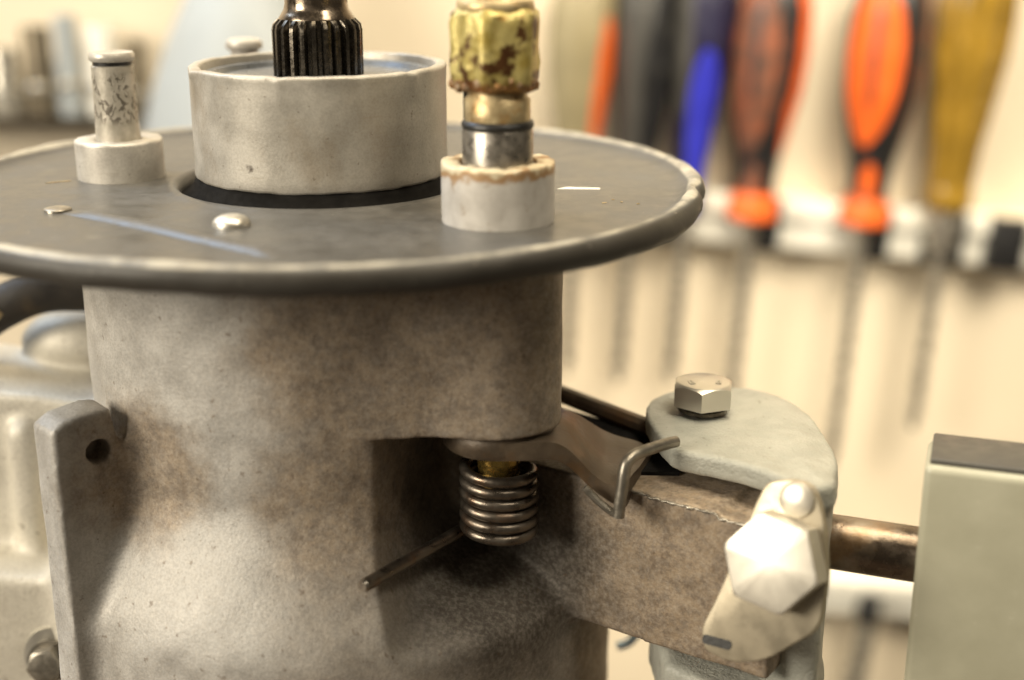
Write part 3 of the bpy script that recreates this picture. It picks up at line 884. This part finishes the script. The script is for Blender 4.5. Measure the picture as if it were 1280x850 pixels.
mk("rivet", *on_flange(lathe([(0, 4.2), (2.9, 4.1), (3.6, 3.7), (3.8, 3.0), (3.8, 0), (0, 0)], 40), HU + 1.2, HZ + 11.6, 0.0, 0, TL), 'zinc2', tab, 30)
mk("slot", *on_flange(prism([(x - 10.8, y - 21.0) for x, y in rounded([(-3.2, -1.1), (3.4, -0.9), (3.4, 1.1), (-3.2, 0.9)], 0.9)], 2.2, 2.55), HU, HZ, 4.0, 0.0, TL), 'rubber', tab, 35)

# ------------------------------------------------------------------ rod and grey-green box
ctrl = based("machine_box", "grey-green enamelled metal box with dark lid and a tarnished rod leading to the clamp", "box", (160, -50, -150))
yaw = math.radians(-19)
BXM = Matrix.Translation((130.0, -70.0, 0)) @ Matrix.Rotation(yaw, 4, 'Z')
mk("body", *xform(box(0, 90, 0, 17, -150, -45.4, 1.6, 4), BXM), 'box', ctrl, 35)
mk("topside", *xform(box(0.9, 89, 1.6, 17.2, -46, -44.2, 0.5, 3), BXM), 'topside', ctrl, 35)  # thin dark sheet forming the top face of the box
mk("rod", *tube([(108, -47.0, -71.2), (114, -50.5, -71.2), (135, -58.5, -71.2), (142, -61.2, -71.2)], 6.1, 40), 'rod', ctrl, 50, "tarnished brown steel rod")

# ------------------------------------------------------------------ hose behind on the left
hs = based("oily_hose", "dark oily hose arching behind the neck under the plate", "hose", (-70, 30, -50))
mk("hose", *tube(catmull([(-112, 18, -52), (-99, 18, -44), (-90, 19, -38), (-80, 21, -34.0), (-70, 24, -34), (-60, 28, -36.5), (-50, 32, -42)], 8), 5.8, 18), 'hose', hs, 60)
mk("clip_band", *tube([(-97, 18.0, -42.5), (-93.0, 18.4, -39.2), (-89, 19, -36)], 6.0, 22), 'bronze', hs, 60)

# pale blue arc added as a small glint behind the housing
lp = based("blue_glint_arc", "small pale blue curved glint seen between the housing and the clamp", "glint", (84, 20, -140))
mk("loop", *tube(catmull([(76, 20, -139), (79.5, 20, -137.5), (82, 20, -133.5), (82.6, 20, -129.5), (81.8, 20, -127)]), 1.3, 12), 'paleblue', lp)

# ------------------------------------------------------------------ background: rail with screwdrivers
ROLL = math.radians(5.0)
RAILO = (235, 405, -108)
def rail(name, label, loc, L0, L1, hh, clips):
    t = thing(name, label, "tool rail", loc, (0, ROLL, 0))
    mk("bar", *box(L0, L1, 0, 19.5, -hh, 0, 1.5), 'white', t)
    mk("upper_rib", *box(L0, L1, -3.5, 1, 1.2 - hh * 0.42, 1.2, 1.2), 'white', t)
    for c0, c1 in clips:
        mk("clip", *box(c0, c1, -8, 1, -hh - 1.0, 1.5, 1.5), 'black', t)
    return t
rail("tool_rail", "white plastic tool rail with black clips holding the screwdriver row", (235, 405, -92), -165, 140, 27,
     ((-56, -43), (4, 17), (36, 58), (71, 92), (-115, -98), (-150, -135)))
rail("tool_rail", "lower white tool rail holding one black tipped tool by the rod", (255, 405, -318), -60, 120, 22, ((-80, -62), (70, 84)))

def leaf(prof, zc, zh, a_mid, half, off=0.5, seg=16, power=0.5):
    """raised grip panel following a lathe profile between zc-zh and zc+zh"""
    zs = np.linspace(zc - zh, zc + zh, 22)
    pr = np.array(prof); o = np.argsort(pr[:, 1])
    V, F = [], []
    for i, z in enumerate(zs):
        r = np.interp(z, pr[o, 1], pr[o, 0]) + off
        w = half * max(0.02, 1 - ((z - zc) / zh) ** 2) ** power
        for j in range(seg + 1):
            q = -1 + 2 * j / seg
            a = a_mid + q * w
            rr = r - (off + 0.6 if abs(q) == 1 else 0)
            V.append((rr * math.cos(a), rr * math.sin(a), z))
        if i:
            b = (i - 1) * (seg + 1)
            for j in range(seg): F.append((b + j, b + j + 1, b + seg + 2 + j, b + seg + 1 + j))
    return V, F

def lobed(prof, n, amp, seg=72):
    def wob(r, z, a): return r * (1 + amp * math.cos(n * a) * (1 if z > 20 else 0.2)), z
    return lathe(prof, seg, (0, 0), wob)

def driver(label, x, z, core, profile, panels, collar=None, ferrule=None, blade=110, br=3.6, bladem='chrome', lean=math.radians(3.2), y=396, lobes=(6, 0.03), tipflat=True):
    t = thing("screwdriver", label, "screwdriver", (x, y, z), (0, lean, 0), "screwdrivers hanging on the rail")
    mk("handle", *lobed(profile, *lobes), core, t, 50)
    for (mat, zc, zh, am, hw) in panels:
        mk("grip_panel", *leaf(profile, zc, zh, math.radians(am), math.radians(hw)), mat, t, 60)
    if collar: mk("collar", *lathe(collar[1], 48), collar[0], t, 45)
    if ferrule: mk("ferrule", *lathe(ferrule[1], 40), ferrule[0], t, 45)
    mk("blade", *tube([(0, 0, 2), (0, 0, -blade * 0.9), (0, 0, -blade)], [br, br, br * 0.5], 16), bladem, t, 45)
    return t

PF1 = [(0, 0), (11, 0), (11.5, 10), (10.4, 18), (11.0, 28), (14.2, 45), (18.6, 68), (20.0, 88), (19.4, 108), (17, 124), (11, 132), (0, 133)]
COL1 = [(0, -1), (12.4, -1), (13.6, 0.2), (13.5, 4), (12.2, 10), (10.6, 15), (10.4, 18), (0, 18)]
driver("screwdriver with worn brown-red grip and bright orange side panel", 174.5, -95, 'black', PF1,
       (('worn', 80, 46, -128, 50), ('orange', 92, 58, -34, 36), ('worn', 22, 8, -110, 22)), ('orange', COL1), ('chrome', [(0, -12), (4.6, -12), (5.4, -0.5), (0, -0.5)]), 130)
driver("screwdriver with bright orange and black grip beside the amber one", 235, -98, 'black', PF1,
       (('orange', 84, 42, -126, 54), ('worn', 95, 55, -8, 34), ('orange', 24, 9, -108, 24)), ('orange', COL1), ('chrome', [(0, -12), (4.6, -12), (5.4, -0.5), (0, -0.5)]), 145)
PF2 = [(0, 0), (11.5, 0), (12, 14), (13, 34), (16, 55), (19.5, 82), (20.3, 100), (19.5, 120), (16, 134), (10, 140), (0, 141)]
driver("screwdriver with amber brown translucent fluted plastic handle", 279, -90, 'amber', PF2, (('black', 112, 10, -120, 12),),
       ('amber', [(0, -1), (11, -1), (12.8, 1), (12.8, 8), (11.8, 13), (0, 13)]), ('chrome', [(0, -26), (6.5, -26), (9, -14), (9.5, -0.5), (0, -0.5)]), 128, lobes=(9, 0.05))
PF3 = [(0, 0), (8, 0), (8.5, 12), (9, 30), (12, 55), (15.5, 82), (16.2, 105), (14.5, 128), (9, 138), (0, 139)]
driver("screwdriver with dark navy grip and bright blue panel", 139, -95, 'navy', PF3, (('blue', 46, 44, -80, 40), ('charcoal', 92, 40, -140, 30)), None, None, 95, lean=math.radians(3))
driver("screwdriver with plain black grip between the beige and navy ones", 110, -95, 'charcoal', [(r * 1.06, z * 0.97) for r, z in PF3], (('black', 70, 55, -60, 35),), None, None, 95, lean=math.radians(3))
driver("screwdriver with grey-beige grip and orange stripe", 79, -95, 'beige', [(r * 1.05, z * 0.93) for r, z in PF3], (('orange', 66, 40, -42, 26),), None, None, 90, lean=math.radians(2))
# tool in the lower rail
lt_ = thing("awl", "black tipped grey tool hanging from the lower white rail", "awl", (256, 396, -332), (0, ROLL, 0))
mk("tip", *lathe([(0, 10), (4, 10), (6.6, 5), (7.2, -2), (6, -9), (0, -10)], 32), 'black', lt_)
mk("blade", *tube([(0, 0, -8), (-1, 0, -60), (-1, 0, -90)], 6.2, 18), 'chrome', lt_)

# ------------------------------------------------------------------ background: sockets and shade on the left
rk = thing("socket_rack", "dark steel rack strip carrying the row of sockets", "rack", (-200, 400, -42), (0, math.radians(1.5), 0))
mk("strip", *box(-70, 48, -10, 24, -2.6, 0, 1), 'spline', rk)
mk("lip", *box(-70, 48, -12.4, -10.2, -2.6, 1.6, 0.6), 'spline', rk)
for i, (x, r, hh, m, lab) in enumerate(((-222, 9.5, 34, 'chrome', "short wide chrome socket at the rack end"), (-203, 8.0, 46, 'socketdark', "brownish steel socket between two chrome ones"),
        (-187, 6.5, 52, 'shade', "slim grey-blue socket, tallest on the rack"), (-169, 8.2, 47, 'white', "pale cream socket beside the slim grey-blue one"), (-153, 6.8, 40, 'socketdark', "narrow dark socket at the inner end of the rack"))):
    s = thing("socket", lab, "socket", (x, 402, -42 + 0.026 * (-200 - x)), (0, 0, 0), "sockets standing on the rack")
    mk("barrel", *lathe([(0, 0), (r, 0), (r, hh * 0.55), (r * 0.92, hh * 0.6), (r * 0.92, hh * 0.96), (r * 0.86, hh), (r * 0.6, hh), (r * 0.6, hh * 0.7), (0, hh * 0.7)], 40), m, s, 40)
    mk("band", *lathe([(r, hh * 0.28), (r + 0.4, hh * 0.29), (r + 0.4, hh * 0.36), (r, hh * 0.37)], 40), 'chrome', s, 40)

ls = thing("lamp_shade", "large grey-blue conical metal shade behind the collar", "lamp shade", (-79, 352, -75))
mk("shade", *lathe([(62, 0), (60, 22), (52, 50), (42, 78), (31, 100), (19, 118), (12, 126), (12, 122), (18, 115), (30, 97), (41, 75), (51, 48), (59, 21), (61, 0), (62, 0)], 96), 'shade', ls, 60)
mk("cap", *lathe([(0, 121), (13, 121), (13, 150), (10, 156), (0, 156)], 48), 'shade', ls, 45)
mk("wall_arm", *tube([(0, 0, 150), (0, 25, 158), (0, 71, 158)], 5, 16), 'shade', ls, 50)

for o in bpy.data.objects:
    if "_b" in o: del o["_b"]
